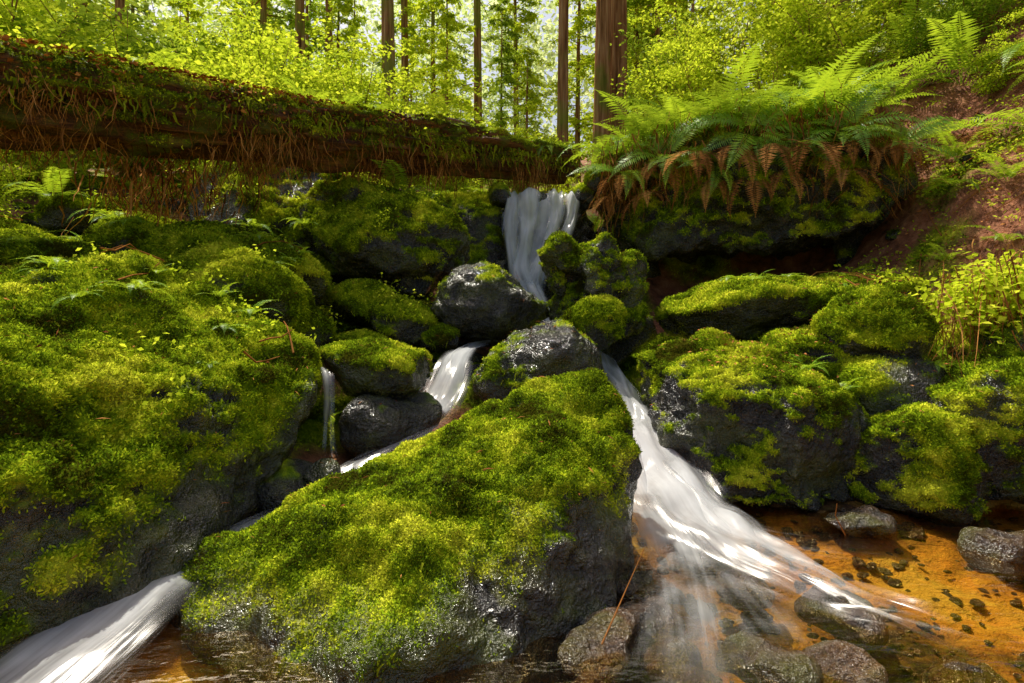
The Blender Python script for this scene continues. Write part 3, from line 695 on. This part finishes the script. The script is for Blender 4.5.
# ---------------------------------------------------------------- water
def ribbon(name, path, nx=28, seed=1, parent=None, lump=.02, cross=None, step=.03):
    P = np.array(path, float); n = len(P)
    Pe = np.vstack([2*P[0]-P[1], P, 2*P[-1]-P[-2]]); out = []
    for i in range(1, n):
        a, b, c, d = Pe[i-1], Pe[i], Pe[i+1], Pe[i+2]
        m = max(4, int(np.linalg.norm((c-b)[:3])/step))
        for q in np.linspace(0, 1, m, endpoint=False):
            out.append(.5*((2*b)+(c-a)*q+(2*a-5*b+4*c-d)*q*q+(-a+3*b-3*c+d)*q**3))
    out.append(P[-1]); Q = np.array(out); m = len(Q)
    tg = np.gradient(Q[:, :3], axis=0)
    h = tg.copy(); h[:, 2] = 0
    ker = np.ones(9)/9
    for ax in (0, 1): h[:, ax] = np.convolve(np.pad(h[:, ax], 4, 'edge'), ker, 'valid')
    s = np.stack([h[:, 1], -h[:, 0], 0*h[:, 0]], 1); s /= np.linalg.norm(s, axis=1, keepdims=True)+1e-9
    if cross is not None: s = np.tile(np.array(cross, float), (m, 1))
    al = np.concatenate([[0], np.cumsum(np.linalg.norm(np.diff(Q[:, :3], axis=0), axis=1))])
    u = np.linspace(-1, 1, nx)
    V = Q[:, None, :3]+s[:, None, :]*(Q[:, 3:4]*.5*u)[:, :, None]
    V = V.reshape(-1, 3); uu = np.tile(u, m)
    lump_n = nz1(np.stack([np.repeat(al, nx)*2.2, uu*1.6, 0*uu+seed], 1), 1.5)
    nrm = np.cross(s, tg/(np.linalg.norm(tg, axis=1, keepdims=True)+1e-9)); nrm *= np.where(nrm[:, 2:3] < 0, -1, 1)
    V += np.repeat(nrm, nx, 0)*(lump*1.3*lump_n+lump*1.2*(1-uu**2))[:, None]
    dens = np.repeat(Q[:, 4], nx)*np.clip((1-uu**2)*1.15, 0, 1)**1.1
    edge = np.minimum(np.repeat(al, nx)/.15, (al[-1]-np.repeat(al, nx))/.5); dens *= np.clip(edge, 0, 1)
    idx = np.arange(m*nx).reshape(m, nx)
    F = np.stack([idx[:-1, :-1].ravel(), idx[:-1, 1:].ravel(), idx[1:, 1:].ravel(), idx[1:, :-1].ravel()], 1)
    uv = np.stack([(uu*.5)*np.repeat((Q[:, 3]*.6+.2), nx)+seed*3.1, np.repeat(al, nx)], 1)
    return mk(name, V, F, M_silk, {'dens': dens}, uv=uv, smooth=True, parent=parent)

wf = empty('waterfall')
X1 = (1, 0, 0)
ribbon('fall_sheet', [(.42,8.0,2.46,.9,.6),(.40,7.3,2.48,.88,.8),(.38,6.95,2.42,.86,.9),(.36,6.78,2.2,.80,.8),(.31,6.64,1.9,.66,.8),(.22,6.5,1.65,.5,.9),(.16,6.4,1.45,.42,1.),(.22,6.28,1.25,.38,1.),(.32,6.15,1.05,.34,1.),(.36,6.0,.9,.4,.9),(.3,5.7,.84,.5,.6)], 40, 1, wf, .04, X1)
for i, (x0, w0, zt, pth) in enumerate([
    (.02,.20,2.50,[(.01,6.82,2.36),(-.01,6.66,2.1),(.0,6.52,1.8),(.03,6.42,1.5),(.10,6.3,1.3),(.2,6.2,1.15)]),
    (.20,.28,2.55,[(.20,6.84,2.42),(.18,6.66,2.15),(.15,6.52,1.85),(.10,6.40,1.55),(.16,6.3,1.32),(.25,6.2,1.15)]),
    (.54,.24,2.54,[(.53,6.84,2.40),(.50,6.68,2.1),(.42,6.52,1.85),(.33,6.42,1.6),(.26,6.32,1.35),(.3,6.2,1.15)]),
    (.74,.22,2.54,[(.73,6.86,2.42),(.70,6.70,2.15),(.62,6.56,1.95),(.50,6.46,1.75),(.40,6.4,1.6),(.33,6.3,1.4)]),
    (.2,.24,1.6,[(.18,6.36,1.45),(.24,6.24,1.25),(.32,6.12,1.05),(.38,6.0,.92),(.40,5.9,.88)]),
    ]):
    pp = [(x0,7.1,zt,w0,.9)] if i < 4 else [(x0,6.42,zt,w0,.8)]
    pp += [(a, b, c, w0*(1+.25*math.sin(j*1.7+i)), 1.2-.10*((j+i) % 3)) for j, (a, b, c) in enumerate(pth)]
    ribbon('fall_strand', pp, 16, 2+i, wf, .05, X1)
sb = empty('stream_cascade')
ribbon('left_branch', [(.3,6.0,.86,.4,.6),(-.05,5.5,.84,.35,.6),(-.32,4.85,.80,.3,.7),(-.42,4.45,.76,.3,.9),(-.46,4.2,.62,.34,.95),(-.52,4.0,.48,.38,.95),(-.6,3.75,.40,.38,.85),(-.7,3.45,.33,.3,.6),(-.95,3.2,.22,.3,.6),(-1.12,2.85,.14,.28,.6),(-1.32,2.45,.12,.3,.8),(-1.38,2.15,.10,.40,.9),(-1.44,1.85,.06,.54,.85),(-1.5,1.6,.02,.66,.7),(-1.6,1.1,.02,1.0,.6)], 26, 14, sb, .02)
ribbon('side_fall', [(-1.3,3.75,.78,.12,.6),(-1.17,3.58,.74,.10,.8),(-1.13,3.5,.6,.09,.7),(-1.12,3.46,.4,.09,.7),(-1.1,3.4,.26,.14,.7),(-1.0,3.2,.22,.2,.4)], 12, 5, sb, .01, X1)
ribbon('right_branch', [(.55,5.2,.78,.3,.6),(.72,4.8,.68,.28,.8),(.78,4.5,.60,.28,.9),(.84,4.2,.46,.30,.95),(.86,3.9,.33,.36,1.),(.88,3.6,.24,.46,1.),(.92,3.3,.15,.60,1.),(.95,3.05,.085,.64,1.),(1.0,2.8,.045,.62,.82),(1.10,2.55,.025,.52,.64),(1.24,2.35,.016,.44,.5),(1.40,2.18,.012,.38,.36),(1.55,2.05,.01,.34,.15)], 44, 6, sb, .05)
ribbon('stream_tongue', [(.92,3.5,.23,.2,.6),(.98,3.2,.15,.26,.7),(1.04,2.92,.09,.30,.7),(1.13,2.66,.06,.28,.7),(1.26,2.42,.04,.26,.6),(1.38,2.22,.028,.24,.5),(1.50,2.05,.022,.22,.35),(1.6,1.9,.02,.2,.12)], 20, 16, sb, .025)
ribbon('right_branch_spill', [(.80,3.7,.30,.25,.6),(.72,3.4,.18,.36,.8),(.74,3.05,.09,.48,.82),(.76,2.7,.05,.52,.72),(.72,2.4,.045,.46,.58),(.66,2.1,.045,.42,.55),(.60,1.85,.04,.46,.62),(.5,1.5,.02,.6,.55)], 26, 17, sb, .03)
ribbon('foam_drift', [(1.0,2.95,.07,.4,.5),(1.3,2.80,.02,.4,.45),(1.7,2.68,.015,.35,.25),(2.0,2.6,.01,.4,.1)], 26, 8, sb, .01)
ribbon('foam_drift', [(.95,2.7,.035,.6,.5),(.95,2.3,.03,.65,.42),(.95,1.9,.03,.6,.36),(.95,1.5,.02,.7,.3)], 26, 9, sb, .01)
n = 60; xx, yy = np.meshgrid(np.linspace(-4, 9, n), np.linspace(-8, 3.9, n), indexing='ij')
idx = np.arange(n*n).reshape(n, n)
mk('stream_water', np.stack([xx.ravel(), yy.ravel(), 0*xx.ravel()], 1), np.stack([idx[:-1, :-1].ravel(), idx[1:, :-1].ravel(), idx[1:, 1:].ravel(), idx[:-1, 1:].ravel()], 1), M_pool, smooth=True)

# ---------------------------------------------------------------- moss tufts
def tufts(o, V, F, m, dens, size, seed):
    rg = np.random.default_rng(seed)
    N0 = vnormals(V, F)
    if F.shape[1] == 4: F = np.concatenate([F[:, :3], F[:, [0, 2, 3]]])
    a, b, c = V[F[:, 0]], V[F[:, 1]], V[F[:, 2]]
    cr = np.cross(b-a, c-a); ar = np.linalg.norm(cr, axis=1)*.5
    w = ar*np.clip(m[F].mean(1)*1.3-.1, 0, 1)
    n = int(dens*w.sum()*1.0)
    if n < 3: return
    n = min(n, 130000)
    f = rg.choice(len(F), n, p=w/w.sum()); r1 = np.sqrt(rg.random(n))[:, None]; r2 = rg.random(n)[:, None]
    p = (1-r1)*a[f]+r1*(1-r2)*b[f]+r1*r2*c[f]; nr = N0[F[f, 0]]
    rn = rg.random(n); VV = []
    for k in range(2):
        s = (size*rg.uniform(.5, 1.3, n))[:, None]
        d = nr*.5+rg.normal(0, .55, (n, 3)); d /= np.linalg.norm(d, axis=1, keepdims=True)
        sd = np.cross(d, nr+rg.normal(0, .4, (n, 3))); sd /= np.linalg.norm(sd, axis=1, keepdims=True)+1e-9
        q = p+rg.normal(0, size*.25, (n, 3))
        mid = q+d*s*.5
        VV.append(np.stack([q, mid+sd*s*.22, q+d*s, mid-sd*s*.22], 1))
    VV = np.stack(VV, 1).reshape(-1, 3)
    mk('moss', VV, np.arange(len(VV)).reshape(-1, 4), M_tuft, {'rnd': np.repeat(rn, 8)}, parent=o, vec=np.repeat(nr, 8, 0))
for i, a in enumerate(TUFT): tufts(*a, 900+i)

# ---------------------------------------------------------------- light, sky, camera
el = math.radians(62); sdir = Vector((-.34, .50, 0)).normalized()*math.cos(el)+Vector((0, 0, math.sin(el)))
sun = bpy.data.lights.new('sun', 'SUN'); sun.energy = 5.0; sun.angle = math.radians(.53); sun.color = (1, .94, .80)
so = bpy.data.objects.new('sun', sun); COL.objects.link(so); so.rotation_euler = sdir.to_track_quat('Z', 'Y').to_euler()
so.location = (0, 0, 30)
w = bpy.data.worlds.new('World'); S.world = w; w.use_nodes = True; nt = w.node_tree
sk = nt.nodes.new('ShaderNodeTexSky'); sk.sky_type = 'NISHITA'; sk.sun_disc = False; sk.sun_elevation = el
sk.sun_rotation = math.atan2(sdir.x, sdir.y); sk.dust_density = 6.0; sk.air_density = 1.0; sk.ozone_density = .4
nt.links.new(sk.outputs[0], nt.nodes['Background'].inputs[0]); nt.nodes['Background'].inputs[1].default_value = .15
cam = bpy.data.cameras.new('camera'); cam.lens = 20; cam.sensor_width = 36; cam.shift_y = -.0405; cam.clip_start = .05; cam.clip_end = 500
co = bpy.data.objects.new('camera', cam); COL.objects.link(co); co.location = (0, 0, 1.2); co.rotation_euler = (math.radians(90), 0, 0)
S.camera = co
S.view_settings.view_transform = 'Standard'; S.view_settings.look = 'None'; S.view_settings.exposure = 0
print('verts', sum(len(m.vertices) for m in bpy.data.meshes))
